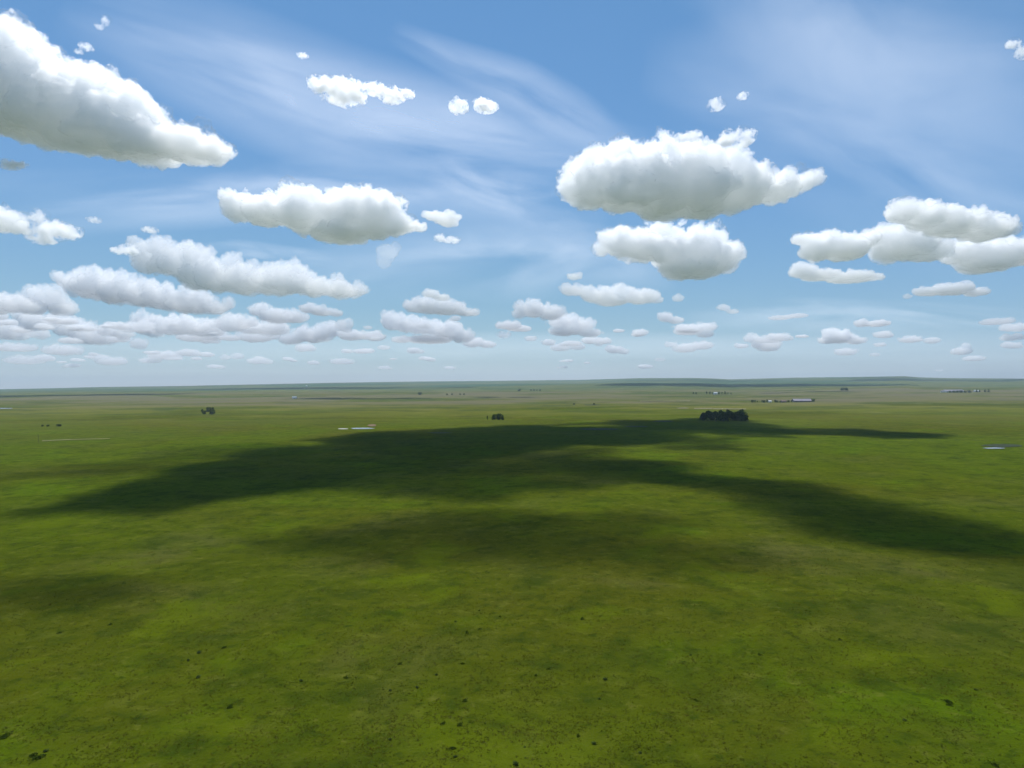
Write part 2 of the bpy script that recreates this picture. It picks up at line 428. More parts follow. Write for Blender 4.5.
#CLOUDS#
# the large near cumuli
cloud('largest white cumulus slanting down from the upper left corner, grey beneath', [(-60,58,70,56),(-5,88,60,50),(40,102,50,44),(80,116,48,44),(115,128,42,37),(150,140,34,25),(185,149,30,16),(213,153,21,11),(130,93,10,7)], tau=11)
cloud('broad oval grey bellied cumulus, the widest in the right half of the sky', [(590,186,28,27),(622,184,34,34),(660,186,45,37),(700,187,44,38),(740,189,32,25),(775,189,26,15),(803,183,12,8),(815,178,9,7),(664,206,30,12)], tau=9)
cloud('rounded cumulus directly under the broad oval one', [(620,244,21,14),(650,246,32,18),(685,252,36,23),(715,259,25,19),(690,268,35,12)], tau=8)
cloud('white lumpy cumulus with a grey belly below the pale veil, left of middle', [(238,207,17,18),(268,212,26,18),(305,214,30,22),(345,214,34,23),(375,217,27,26),(340,234,34,9),(398,227,17,10),(412,227,16,6)], tau=8)
cloud('long slanting cumulus tapering to a wisp at its right end, under the lumpy one', [(150,262,17,16),(176,263,25,17),(205,275,30,17),(240,281,28,16),(275,283,35,13),(315,288,30,9),(345,292,26,5)], tau=7)
cloud('right cumulus bank, its curled upper lobe with a knob', [(905,212,20,12),(930,217,26,15),(955,224,32,14),(985,231,28,11),(1003,223,12,11)], tau=6)
cloud('middle lobe of the right cumulus bank, under the curled upper lobe', [(882,240,18,12),(905,244,32,20),(925,252,22,12)], tau=6)
cloud('ragged left lobe of the right cumulus bank', [(803,240,13,5),(822,248,20,15),(845,249,25,14),(866,240,14,8)], tau=6)
cloud('low lobe of the right cumulus bank, cut by the picture edge', [(965,254,24,14),(992,255,34,16),(1025,254,30,12),(985,266,28,7)], tau=6)
cloud('flat shelf of cloud just under the ragged left lobe of the right bank', [(803,272,15,7),(820,276,22,5),(850,278,26,5),(872,278,14,2.5)], tau=4)
cloud('thin lens shaped cloud alone below the right cumulus bank', [(930,292,17,4),(952,290,22,6),(976,293,13,3.5)], tau=4)
# upper sky scraps
cloud('bright ragged puff on the pale veil, larger of the two side by side', [(322,86,14,8),(342,92,20,12),(357,97,10,7)], tau=5, frag=1.5)
cloud('smaller ragged puff touching the larger one on the pale veil', [(374,89,12,5),(392,96,14,6),(407,94,8,4)], tau=4, frag=1.5)
cloud('tiny round puff left of its twin near the lower rim of the pale veil', [(458,107,10,6.5)], tau=4, frag=2)
cloud('tiny flat topped puff right of the round one near the rim of the pale veil', [(486,107,12,5),(481,102,9,2.5)], tau=3, frag=2)
cloud('small ragged scrap just under the largest upper left cumulus', [(10,165,9,5),(21,165,7,3)], tau=3, frag=2)
cloud('thin hooked wisp high above the largest upper left cumulus', [(105,21,3.5,6),(99,27,4,3)], tau=0.9, frag=1)
cloud('faint slanting wisp just above the shoulder of the largest cumulus', [(86,47,7,3.5),(79,52,5,2)], tau=0.8, frag=1)
cloud('speck of cloud near the top of the sky above the bright ragged puffs', [(303,56,6,2.5)], tau=1.0)
cloud('bright ragged scrap over the top of the broad oval cumulus', [(727,139,9,9),(742,138,13,8)], tau=4, frag=2)
cloud('thin torn scrap touching the top of the broad oval cumulus', [(682,138,9,4),(694,136,9,5),(707,143,6,3)], tau=2, frag=2)
cloud('little puff, the lower of a pair high above the broad oval cumulus', [(716,105,8,6)], tau=2.5, frag=2)
cloud('little faint puff, the upper of a pair high above the broad oval cumulus', [(743,96,6,3.5)], tau=1.5, frag=2)
cloud('white scrap cut by the right picture edge high in the sky', [(1013,44,6,4),(1022,52,6,8)], tau=3, frag=2)
cloud('small white puff at the right end of the lumpy grey bellied cumulus', [(432,216,10,5),(447,220,12,8)], tau=5, frag=1)
cloud('torn bits below the small puff beside the lumpy grey bellied cumulus', [(441,238,7,4),(452,240,9,3.5)], tau=1.8, frag=2)
cloud('veil of falling wisp hanging from the lumpy grey bellied cumulus', [(388,252,12,8),(384,262,8,8)], tau=0.7, frag=0)
# left middle
cloud('pale soft cumulus cut by the left picture edge, under the largest cumulus', [(-12,222,20,13),(5,222,19,12),(18,227,10,9)], tau=3.5)
cloud('ragged white cumulus right beside the pale soft one at the left edge', [(38,218,6,9),(48,231,18,11),(66,232,14,8),(42,239,14,5)], tau=3.5, frag=1.5)
cloud('faint speck of cloud right of the ragged white cumulus', [(150,230,8,3)], tau=1.4)
cloud('very faint smudge of cloud above right of the ragged white cumulus', [(94,220,7,3)], tau=0.9)
cloud('small puff at the upper left tip of the long slanting cumulus', [(118,251,7,3.5),(130,250,10,6)], tau=3, frag=2)
cloud('second slanting cumulus, under the long slanting one', [(73,282,15,8),(95,288,24,13),(118,292,24,14),(140,297,18,11),(160,300,22,10),(190,303,24,11),(212,308,18,7)], tau=6)
# left lower bank
cloud('hazy cumulus of the left bank cut by the left edge, its highest there', [(-5,306,25,9),(15,305,18,8),(32,309,14,6)], tau=4)
cloud('tall soft cumulus left of the second slanting one', [(36,296,10,7),(50,300,14,10),(62,309,14,8)], tau=4)
cloud('grey lump low in the left bank', [(36,322,15,10),(24,316,10,6)], tau=5)
cloud('white heap at the left edge below the grey lump', [(5,331,18,9),(20,335,10,6)], tau=4)
cloud('small grey lump right of the white heap at the left edge', [(41,335,9,5)], tau=3)
cloud('white slope of cloud leading down right from the grey lump', [(58,322,14,7),(75,330,22,8),(95,337,24,9)], tau=4)
cloud('small heap right of the white slope in the left bank', [(110,331,12,6),(122,334,11,6)], tau=3.5)
cloud('bright knobbed heap in the left bank, the tallest lump there', [(140,319,8,6),(146,326,12,11),(154,332,10,7)], tau=5)
cloud('wide cumulus right of the bright knobbed heap', [(168,327,14,9),(185,327,20,9),(207,330,18,7)], tau=4.5)
cloud('flat heap below the wide cumulus of the left bank', [(195,338,20,4),(214,336,14,5)], tau=3)
cloud('heap at the right shoulder of the left bank', [(232,325,16,8),(247,323,10,6)], tau=4)
cloud('narrow row of lumps right of the second slanting cumulus', [(258,311,10,6),(275,317,16,7),(293,318,16,6)], tau=4)
cloud('bright cap above the right end of the narrow row of lumps', [(308,309,9,5),(322,312,12,4.5),(336,314,8,3)], tau=4)
cloud('lower row of lumps under the narrow row', [(250,329,14,6),(272,329,20,7)], tau=4)
cloud('low heap under the lower row of lumps', [(255,338,18,5),(270,337,10,4)], tau=3)
cloud('grey bottomed heap right of the lower row of lumps', [(292,340,14,5),(312,336,20,8),(330,331,14,7)], tau=4.5)
cloud('knob on top of the grey bottomed heap', [(345,327,8,6)], tau=3.5)
cloud('flat tail right of the grey bottomed heap', [(352,336,16,5),(374,337,13,4.5)], tau=3.5)
# low rows in the haze at left
cloud('low flat cloud in the left haze under the white heap', [(14,348,22,4)], tau=1.8)
cloud('faint flat cloud at the left edge nearest the horizon', [(25,361,20,4)], tau=1.3)
cloud('flat lump in the left haze below the white slope', [(62,351,20,5)], tau=2)
cloud('flat lump in the left haze below the small heap', [(112,362,16,4),(100,358,10,3)], tau=1.7)
cloud('little lump between the knobbed heap and the haze', [(139,345,9,5)], tau=2.4)
cloud('hazy lump below the flat heap of the left bank', [(165,356,18,4),(150,361,12,2.5)], tau=1.8)
cloud('pair of dim lumps low over the left horizon', [(225,358,6,2.5),(238,357,7,3)], tau=1.6)
# middle low sky
cloud('lens shaped cumulus with a flat base left of the sky centre', [(414,307,10,7),(428,307,16,8),(447,309,20,7),(468,313,14,3)], tau=5)
cloud('small cap over the lens shaped cumulus', [(430,294,9,4),(442,298,10,3)], tau=2.5)
cloud('scrap under the lens shaped cumulus', [(455,319,7,2.5)], tau=2)
cloud('lumpy cumulus row below the lens shaped one', [(392,324,11,8),(407,325,15,8),(425,328,15,8),(445,331,20,7),(462,337,14,6)], tau=5)
cloud('flat shelf under the lumpy cumulus row', [(402,340,12,3),(430,340,26,4)], tau=2.5)
cloud('right tail of the lumpy cumulus row', [(472,343,11,5),(488,345,10,3.5)], tau=3)
cloud('speck left of the lumpy cumulus row', [(368,328,5,2)], tau=1.5)
cloud('little arch shaped puff below the lumpy cumulus row', [(413,351,7,3),(420,352,5,2)], tau=3)
cloud('faint bar of cloud left of the arch shaped puff', [(384,348,8,2.2)], tau=1.5)
cloud('bright flat based cumulus in the middle of the low sky', [(520,312,9,8),(535,311,16,8),(552,315,14,6)], tau=5)
cloud('flat wing left under the bright flat based cumulus', [(508,326,15,4)], tau=3)
cloud('hazy heap right under the bright flat based cumulus', [(565,323,18,7),(580,327,15,7),(565,332,18,4),(590,334,12,3.5)], tau=3)
cloud('small puff below the flat wing', [(504,335,7,3.5)], tau=1.8, frag=1.5)
cloud('small bar right of the puff under the flat wing', [(531,339,7,2.5)], tau=1.8)
cloud('left lump of the low trio under the hazy heap', [(549,343,8,3)], tau=2.6)
cloud('middle lump of the low trio under the hazy heap', [(560,348,11,3.5),(577,347,9,3.5)], tau=2.6)
cloud('right lump of the low trio under the hazy heap', [(590,341,10,3.5),(599,344,5,2.5)], tau=2.6)
cloud('bright little heap right of the low trio', [(614,350,9,4),(624,352,6,2.5)], tau=3)
cloud('small dash of cloud above the bright little heap', [(637,335,7,2)], tau=2)
cloud('wide thin broken cumulus under the rounded one', [(575,291,16,5),(597,297,18,7),(612,301,18,6),(620,291,12,5),(640,298,20,7),(655,300,9,4)], tau=3.2)
cloud('small cap over the left end of the wide thin broken cumulus', [(574,277,8,3.5)], tau=2)
cloud('puff right of the wide thin broken cumulus', [(678,299,6,3.5)], tau=2)
cloud('upper lump of the hazy stack right of the wide thin broken cumulus', [(666,318,8,5),(676,321,9,3)], tau=3)
cloud('middle lump of the hazy stack, the widest of it', [(688,331,16,5),(705,328,13,4),(705,335,9,3)], tau=2.6)
cloud('lowest lump of the hazy stack', [(685,349,14,4),(702,346,13,4),(670,345,7,2.5)], tau=2.2)
cloud('dim dash of cloud under the hazy stack', [(660,360,7,2)], tau=1)
cloud('tilted wisp between the hazy stack and the rounded cumulus', [(724,308,7,3),(733,312,7,2)], tau=1.4)
# right low sky
cloud('thin pale streak of cloud above the grey heap at right', [(780,318,14,2),(798,316,12,2)], tau=1.1)
cloud('hazy lumps right of the hazy stack, under the thin pale streak', [(752,339,9,4),(766,345,16,4.5),(768,349,11,3)], tau=2.6)
cloud('grey heap of cloud, the largest low in the right sky', [(830,334,8,5),(838,338,16,6),(855,341,11,3.5),(826,341,8,3.5)], tau=3.6)
cloud('flat bar of cloud over the grey heap at right', [(862,324,9,3.5),(878,324,13,3)], tau=3)
cloud('dash of cloud right below the grey heap', [(880,345,7,2)], tau=1.8)
cloud('left one of two bars side by side right of the grey heap', [(911,340,12,3.2)], tau=2.6)
cloud('right one of two bars side by side right of the grey heap', [(932,341,8,3)], tau=2.4)
cloud('small heap with a cap low in the far right sky', [(961,352,11,3.5),(966,346,5,2.5)], tau=2.4)
cloud('thin bar near the right picture edge above the two bars', [(997,322,17,3)], tau=1.6)
cloud('hazy lump cut by the right picture edge above the horizon', [(1016,328,16,4),(1012,338,12,3)], tau=1.8)
cloud('speck left of the thin lens shaped cloud', [(907,297,5,2.2)], tau=1.5)
cloud('dim speck just over the horizon right of the grey heap', [(875,355,6,1.8)], tau=1.2)
# specks over the horizon
for px, py, rx, ry, w in [(341,362,13,3,'the brightest long dash just over the horizon under the grey bottomed heap'), (313,363,7,2.2,'short dash left of the brightest long dash just over the horizon'),
                          (287,359,6,1.8,'faint dash just over the horizon under the low heap'), (384,368,8,1.8,'faint dash between the brightest long dash and the arch shaped puff, near the horizon'),
                          (430,360,6,2,'dot of cloud right below the arch shaped puff'), (449,368,7,1.6,'faint bar near the horizon under the right tail of the lumpy row'),
                          (643,367,6,2,'bright dot of cloud near the horizon below the small dash')]:
    cloud(w, [(px, py, rx, ry), (px + rx * .5, py + .6, rx * .7, ry * .7)], tau=1.6)

_rc = random.Random(31)
for n_small, (x0, x1, y0, y1), lb, gp in ((40, (-5, 400, 317, 370), 'small ragged white cloud packed in the low bank at left', 'small clouds of the low left bank'),
                                         (22, (400, 1030, 322, 372), 'small ragged far cloud low over the open horizon', 'small far clouds low over the horizon')):
    for _ in range(n_small):
        px, py = _rc.uniform(x0, x1), y0 + (y1 - y0) * _rc.random()
        if x0 < 0 and py < 312 + (px - 60) * .08 and px > 240: py += 18
        t = (py - 290) / 82; w = _rc.uniform(.6, 1.5) * (13 - 6 * t); h = w * _rc.uniform(.22, .46) * (1 - .35 * t)
        cloud(lb, [(px, py, w, h), (px + w * _rc.uniform(-.9, .9), py + h * .3, w * .7, h * .7), (px + w * _rc.uniform(-.6, .6), py - h * .5, w * .4, h * .6)], tau=2.8 - 1.4 * t, group=gp)

# clouds high overhead, above the picture's upper edge, that shade the grass
def overhead(label, spots, tau, thick=90, lump=75.0):
    """spots: (px, py, half width in metres across, half depth in metres) of the shade they drop on the ground"""
    N_CLOUD[0] += 1
    k = (BASE_H + thick) / SUN_DIR.z
    rr = random.Random(N_CLOUD[0]); ells = []
    for px, py, wx, wy in spots:
        g = ground(px, py)
        c = Vector((g.x, g.y, 0)) + SUN_DIR * k
        th = thick * rr.uniform(.65, 1.1)
        ells.append((c, (wx * .85, wy * .85, th))); ells.append((c, (wx * 1.35, wy * 1.35, th * .3)))
        for _ in range(9):
            a = rr.uniform(0, 2 * math.pi)
            ells.append((Vector((c.x + math.cos(a) * wx * .9, c.y + math.sin(a) * wy * .9, c.z + rr.uniform(-.3, .5) * thick)), (wx * rr.uniform(.18, .45), wy * rr.uniform(.18, .45), thick * rr.uniform(.15, .5))))
    org = sum((e[0] for e in ells), Vector()) / len(ells); org.z = BASE_H
    ells = [(e[0] - org, e[1]) for e in ells]
    me = blob_mesh(ells, 11.0 if lump > 40 else 6.0, lump, lump * 1.5, N_CLOUD[0]); me.name = 'cloud'
    o = bpy.data.objects.new('cloud', me); COL.objects.link(o); o.location = org
    me.materials.clear(); me.materials.append(even_cloud_mat('cloud_vapour', tau / (2 * thick)))
    return tag(o, label, 'cloud')
#OVERHEAD#
overhead('long cloud high overhead that drops the largest dark shade on the grass', [(300,458,75,110),(400,446,110,190),(500,440,120,210),(600,434,120,210),(690,426,130,200),(250,476,50,46),(340,484,55,40),(440,484,50,36),(540,474,50,40),(640,470,36,30),(190,494,34,18),(110,506,26,10),(400,464,60,60)], 4.0, 75)
overhead('faint cloud high overhead that drops pale streaks of shade at left', [(40,478,50,30),(130,466,60,40),(200,452,70,60)], 0.7, 45)
overhead('narrow cloud high overhead that drops the thin dark tail of shade at right', [(800,431,80,60),(860,433,50,40),(905,435,50,36)], 3.2, 55)
overhead('cloud high overhead that drops the soft shade on the right grass', [(760,486,40,30),(820,504,42,30),(880,522,40,26),(940,536,34,18),(990,552,26,12),(700,480,34,20)], 2.6, 50, 26)
overhead('small cloud high overhead that drops the faint shade in mid grass', [(300,540,26,13),(360,536,32,18),(430,528,36,22),(490,520,36,22),(455,548,34,16),(400,552,26,11)], 1.25, 36, 18)
overhead('small cloud high overhead that drops the faint shade right of the middle grass', [(540,545,32,16),(600,550,34,18),(660,556,32,16),(720,556,24,12),(560,525,34,18),(640,520,30,16)], 1.15, 36, 18)
overhead('small cloud high overhead that drops the faint shade on the left grass', [(10,588,18,10),(70,592,20,11),(125,588,15,8)], 1.5, 30, 12)
#OBJS#
# ------------------------------------------------------------------ high thin veils of ice cloud
def cirrus_mat(name, amount, nu, nv, seed, lo=0.36, hi=0.70):
    b = NT(name)
    uv = b.n('ShaderNodeTexCoord').outputs['UV']
    sp = b.n('ShaderNodeSeparateXYZ'); b.l(uv, sp.inputs[0])
    def hump(s, p):
        t = b.math('MULTIPLY', b.math('MULTIPLY', s, b.math('SUBTRACT', 1.0, s)), 4.0)
        return b.math('POWER', b.math('MAXIMUM', t, 0.0), p)
    env = b.math('MULTIPLY', hump(sp.outputs[0], 0.8), hump(sp.outputs[1], 1.3))
    n = b.noise(b.mapping(uv, (nu, nv, 1), (seed * 3.1, seed * 1.7, seed)), 1.0, 5, 0.52, 0.7)
    n2 = b.noise(b.mapping(uv, (nu * 4, nv * 2.2, 1), (seed * 2.3, seed * 5.7, seed), (0, 0, 0.35)), 1.0, 5, 0.6, 0.6)
    a = b.math('MULTIPLY', b.ramp(n, lo, hi), b.ramp(n2, 0.25, 0.75, 0.7, 1.0))
    a = b.math('MULTIPLY', b.math('MULTIPLY', a, env), amount, clamp=True)
    t = b.n('ShaderNodeBsdfTransparent'); d = b.n('ShaderNodeBsdfTranslucent'); d.inputs[0].default_value = (0.78, 0.78, 0.78, 1)
    m = b.n('ShaderNodeMixShader'); b.l(a, m.inputs[0]); b.l(t.outputs[0], m.inputs[1]); b.l(d.outputs[0], m.inputs[2])
    b.l(m.outputs[0], b.out.inputs[0]); return b.m

def veil(label, pts, amount, nu=1.6, nv=2.2, lo=0.36, hi=0.70):
    """pts: (px, py, half width px) along the streak; laid at 7 km altitude"""
    N_CLOUD[0] += 1; alt = 7000.0 + N_CLOUD[0] * 12
    P = np.array(pts, float); n, mrow = 48, 14
    t = np.linspace(0, len(P) - 1, n); q = np.stack([np.interp(t, np.arange(len(P)), P[:, i]) for i in range(3)], -1)
    for _ in range(6): q[1:-1] = 0.25 * q[:-2] + 0.5 * q[1:-1] + 0.25 * q[2:]
    tan = np.gradient(q[:, :2], axis=0); tan /= np.linalg.norm(tan, axis=1)[:, None]
    nor = np.stack([-tan[:, 1], tan[:, 0]], -1)
    V, UVs = [], []
    for i in range(n):
        for j in range(mrow):
            v = j / (mrow - 1); px, py = q[i, :2] + nor[i] * q[i, 2] * (2 * v - 1)
            d = ray(px, min(py, 372)); V.append(EYE + d * ((alt - CAM_Z) / d.z)); UVs.append((i / (n - 1), v))
    org = sum(V, Vector()) / len(V)
    Fc = [(i * mrow + j, (i + 1) * mrow + j, (i + 1) * mrow + j + 1, i * mrow + j + 1) for i in range(n - 1) for j in range(mrow - 1)]
    o = mesh_np('cirrus_cloud', [v - org for v in V], Fc, cirrus_mat('ice_veil', amount, nu, nv, N_CLOUD[0], lo, hi), smooth=True)
    o.location = org
    uvl = o.data.uv_layers.new(name='UVMap')
    for lp in o.data.loops: uvl.data[lp.index].uv = UVs[lp.vertex_index]
    return tag(o, label, 'cloud')

veil('broad pale veil of thin cloud sweeping across the upper left sky', [(60,0,50),(200,55,70),(320,105,72),(430,130,62),(540,142,46),(660,155,26)], 0.37, 1.2, 1.3, 0.28, 0.60)
veil('curved pale streak rising from the broad veil left of the oval cumulus', [(390,30,14),(450,58,22),(520,85,30),(570,115,32),(630,150,18)], 0.25, 1.0, 1.2, 0.28, 0.62)
veil('pale band of thin cloud behind the lumpy cumulus at left', [(-60,205,40),(80,203,36),(220,198,32),(350,185,38),(470,192,44),(590,222,24)], 0.35, 2.0, 1.5, 0.30, 0.64)
veil('wispy patch of thin cloud between the lumpy and the oval cumulus', [(430,165,22),(490,190,30),(550,205,30),(610,215,14)], 0.33, 1.6, 1.4)
veil('low pale sheet of thin cloud in the middle of the sky', [(280,278,30),(420,262,42),(520,262,44),(600,256,36),(680,278,20)], 0.34, 1.8, 1.6, 0.30, 0.66)
veil('wide milky veil filling the upper right sky', [(640,70,40),(740,88,95),(860,112,140),(980,150,140),(1120,210,110)], 0.19, 1.3, 1.4, 0.26, 0.62)
veil('milky veil along the top edge at right', [(690,-40,50),(800,20,80),(900,50,90),(1090,60,80)], 0.20, 1.2, 1.3, 0.28, 0.64)
veil('pale streak slanting down to the right cumulus bank', [(760,108,18),(860,150,36),(960,195,40),(1080,235,26)], 0.21, 1.3, 1.2, 0.28, 0.62)
veil('thin grey streak over the long slanting cumulus', [(170,255,9),(240,250,12),(340,262,10)], 0.33, 1.5, 1.2)
veil('thin veil over the low heaps at right', [(680,318,14),(800,315,20),(930,318,18),(1060,326,16)], 0.24, 2.4, 1.4, 0.28, 0.62)
veil('pale layer along the whole horizon', [(-120,350,18),(250,347,17),(520,346,16),(780,346,16),(1140,348,18)], 0.20, 4, 1.2, 0.2, 0.55)

# ------------------------------------------------------------------ ponds, bare ground, track
def ground_sheet(name, outline, mat, lift, label):
    """outline in pixels of the photograph, laid on the terrain"""
    cen = np.mean(np.array(outline), 0); V = [on_ground(*ground(*cen)[:2])]
    n = len(outline); ring = []
    for i in range(n):
        a, c = np.array(outline[i]), np.array(outline[(i + 1) % n])
        for s in np.linspace(0, 1, 5)[:-1]: ring.append(a + (c - a) * s)
    rows = 4
    for r in range(1, rows + 1):
        for p in ring:
            q = cen + (p - cen) * r / rows; V.append(ground(*q))
    m = len(ring); Fc = []
    for i in range(m):
        Fc.append((0, 1 + i, 1 + (i + 1) % m))
        for r in range(rows - 1):
            a, bb = 1 + r * m + i, 1 + r * m + (i + 1) % m; c, d = a + m, bb + m
            Fc += [(a, c, d), (a, d, bb)]
    V = [v + Vector((0, 0, lift)) for v in V]
    org = V[0].copy()
    o = mesh_np(name, [v - org for v in V], Fc, mat); o.location = org
    if o.data.polygons[0].normal.z < 0: o.data.flip_normals()
    return tag(o, label, kind='structure')
def lens(px, py, w, h, n=12, seed=0):
    rr = random.Random(seed + int(px))
    return [(px + math.cos(a) * w * rr.uniform(.75, 1.1), py + math.sin(a) * h * rr.uniform(.8, 1.1)) for a in [2 * math.pi * i / n for i in range(n)]]
def water_mat():
    b = NT('pond_water'); p = b.n('ShaderNodeBsdfPrincipled'); p.inputs['Base Color'].default_value = (0.16, 0.17, 0.16, 1)
    p.inputs['Roughness'].default_value = 0.25; p.inputs['Specular IOR Level'].default_value = 0.8
    co = b.n('ShaderNodeTexCoord').outputs['Object']
    bu = b.n('ShaderNodeBump'); bu.inputs['Strength'].default_value = 0.15; b.l(b.noise(co, 1.5, 3), bu.inputs['Height']); b.l(bu.outputs[0], p.inputs['Normal'])
    b.l(p.outputs[0], b.out.inputs[0]); return b.m
M_WATER = water_mat()
M_SAND = plain('bare_soil', (0.20, 0.18, 0.10), 0.95, 0.3, 0.05, 0.05)
M_TRACK = plain('worn_track', (0.15, 0.145, 0.06), 0.95, 0.3, 0.05, 0.05)
M_SALT = plain('salt_crust', (0.36, 0.35, 0.31), 0.9, 0.15, 0.05, 0.1)
M_REED = plain('dark_reeds', (0.035, 0.045, 0.022), 0.95, 0.4, 0.2, 0.05)
ground_sheet('pond', lens(362, 428.6, 13, 0.75), M_WATER, 0.4, 'pale pond at the edge of the long cloud shade')
ground_sheet('salt_flat', lens(343, 429.0, 6, 0.5), M_SALT, 0.35, 'white crust left of the pale pond')
ground_sheet('reed_bed', lens(1003, 445.8, 21, 1.9), M_REED, 0.35, 'dark reed bed behind the pond at the right edge')
ground_sheet('pond', lens(994, 448.6, 11, 0.8), M_WATER, 0.5, 'small bright pond at the right edge in front of its reeds')
ground_sheet('pond', lens(3, 408.6, 11, 0.4), M_WATER, 0.9, 'distant bright pond cut by the left edge')
ground_sheet('dirt_patch', lens(683, 408.3, 7, 0.5), M_SAND, 0.7, 'bare pale soil left of the strip behind the grove')
ground_sheet('dirt_strip', [(694,408.2),(712,408.1),(713,409.0),(694,409.0)], M_SAND, 0.7, 'bare pale strip of soil behind the large grove')
ground_sheet('dirt_strip', [(713,408.6),(746,408.9),(746,409.5),(713,409.3)], M_SAND, 0.7, 'thin pale strip of soil right behind the large grove')
ground_sheet('dirt_strip', [(640,401.2),(690,401.0),(690,401.5),(640,401.7)], M_SAND, 1.2, 'far pale strip of soil in the middle plain')
ground_sheet('dirt_patch', lens(372, 425.5, 5, 1.2), plain('brown_soil', (0.16, 0.11, 0.06), 0.95, 0.3, 0.1, 0.05), 0.4, 'brown bare bank behind the pale pond')
ground_sheet('track', [(42,440.6),(70,439.4),(110,438.4),(110,438.9),(70,440.0),(42,441.4)], M_TRACK, 0.25, 'faint pale track by the pole on the left plain')
for i, (px, py, w, h, wd) in enumerate([(598, 429.4, 20, 1.0, 'wet dark hollow right of the middle in the long cloud shade'), (663, 421.3, 11, 0.8, 'wet dark hollow left of the large grove'),
                                        (636, 426.6, 12, 0.7, 'wet dark hollow between the two other hollows'), (440, 433.0, 13, 0.7, 'wet dark hollow in the left part of the cloud shade'),
                                        (592, 405.0, 10, 0.5, 'dark brush patch on the lit plain beyond the shade')]):
    ground_sheet('wet_hollow', lens(px, py, w, h, 14, i), M_REED, 0.35, wd)

# ------------------------------------------------------------------ trees and shrubs
M_LEAF_DARK = leaf_mat('leaves_dark', (0.085, 0.120, 0.030), 0.5)
M_LEAF_MID = leaf_mat('leaves_mid', (0.095, 0.120, 0.030), 0.5)
M_LEAF_GREY = leaf_mat('leaves_silver', (0.085, 0.100, 0.050), 0.2)
M_BARK = plain('bark', (0.12, 0.10, 0.08), 0.95, 0.3, 2.0, 0.05)

def leaf_cloud(name, clumps, per, size, mat, seed, parent=None):
    """leaf clump faces spread through the volume of uneven lobes"""
    r = np.random.default_rng(seed); V, Fc = [], []
    for (c, rad) in clumps:
        d = r.normal(size=(per, 3)); d /= np.linalg.norm(d, axis=1)[:, None]
        p = np.array(c) + d * np.array(rad) * (r.uniform(0.35, 1.0, (per, 1)) ** 0.5)
        a = r.normal(size=(per, 3)); a /= np.linalg.norm(a, axis=1)[:, None]
        b2 = np.cross(a, r.normal(size=(per, 3))); b2 /= np.linalg.norm(b2, axis=1)[:, None]
        s = size * r.uniform(0.5, 1.3, (per, 1))
        k = sum(len(v) for v in V)
        V.append(np.stack([p - a * s, p + b2 * s * .6, p + a * s, p - b2 * s * .6], 1).reshape(-1, 3))
        Fc.append(k + np.arange(per * 4).reshape(-1, 4))
    return mesh_np(name, np.vstack(V), np.vstack(Fc), mat, parent=parent)

def trunk_mesh(h, r0, seed, parent):
    rr = random.Random(seed); bm = bmesh.new()
    def limb(p, q, ra, rb):
        ax = (q - p).normalized(); u = ax.orthogonal().normalized(); w = ax.cross(u); rings = []
        for c, r in ((p, ra), (p.lerp(q, .5) + u * ra * .4, (ra + rb) / 2), (q, rb)):
            rings.append([bm.verts.new(c + (u * math.cos(t) + w * math.sin(t)) * r) for t in [i * math.pi / 3 for i in range(6)]])
        for a, b2 in zip(rings, rings[1:]):
            for i in range(6): bm.faces.new((a[i], a[(i + 1) % 6], b2[(i + 1) % 6], b2[i]))
        bm.faces.new(rings[-1])
    limb(Vector((0, 0, -0.4)), Vector((0, 0, h * .55)), r0, r0 * .6)
    for i in range(5):
        a = rr.uniform(0, 6.28); z = h * rr.uniform(.25, .5)
        limb(Vector((0, 0, z)), Vector((math.cos(a) * h * .22, math.sin(a) * h * .22, z + h * rr.uniform(.2, .35))), r0 * .45, r0 * .15)
    me = bpy.data.meshes.new('trunk'); bm.to_mesh(me); bm.free(); me.materials.append(M_BARK)
    o = bpy.data.objects.new('trunk', me); COL.objects.link(o); o.parent = parent; return o

def tree_proto(h, w, mat, seed, low=False):
    rr = random.Random(seed); root = empty('tree', (0, 0, 0))
    cl = []
    for i in range(11):
        z = h * (rr.uniform(.12, .85) if low else rr.uniform(.3, .85)); k = 1.0 - 0.45 * max(0, (z / h - .5) / .5)
        a = rr.uniform(0, 6.28); d = w * .5 * rr.uniform(.1, .62) * k
        s = rr.uniform(.20, .34)
        cl.append(((math.cos(a) * d, math.sin(a) * d, z), (w * s, w * s, h * s * .62)))
    cl.append(((0, 0, h * .80), (w * .22, w * .22, h * .2)))
    leaf_cloud('crown', cl, 60, max(0.35, w * .075), mat, seed, root)
    trunk_mesh(h, max(.08, h * .022), seed, root)
    return root
PROTO = [tree_proto(10, 9, M_LEAF_DARK, 1, True), tree_proto(10, 7.5, M_LEAF_DARK, 2, True), tree_proto(10, 10, M_LEAF_MID, 3), tree_proto(10, 14, M_LEAF_DARK, 4, True), tree_proto(10, 8, M_LEAF_GREY, 5)]
_used = set()
_rt = random.Random(99)
def plant(kind, px, py, h, label, group=None, wide=1.0, name='tree', cat='tree', off=(0, 0)):
    g = ground(px, py)
    if off != (0, 0): g = on_ground(g.x + off[0], g.y + off[1])
    o = PROTO[kind] if kind not in _used else copy_tree(PROTO[kind]); _used.add(kind)
    o.name = name; s = h / 10.0
    o.location = g; o.scale = (s * wide, s * wide, s); o.rotation_euler = (0, 0, _rt.uniform(0, 6.28))
    for k in ('label', 'category', 'group'):
        if k in o: del o[k]
    return tag(o, label, cat, group)

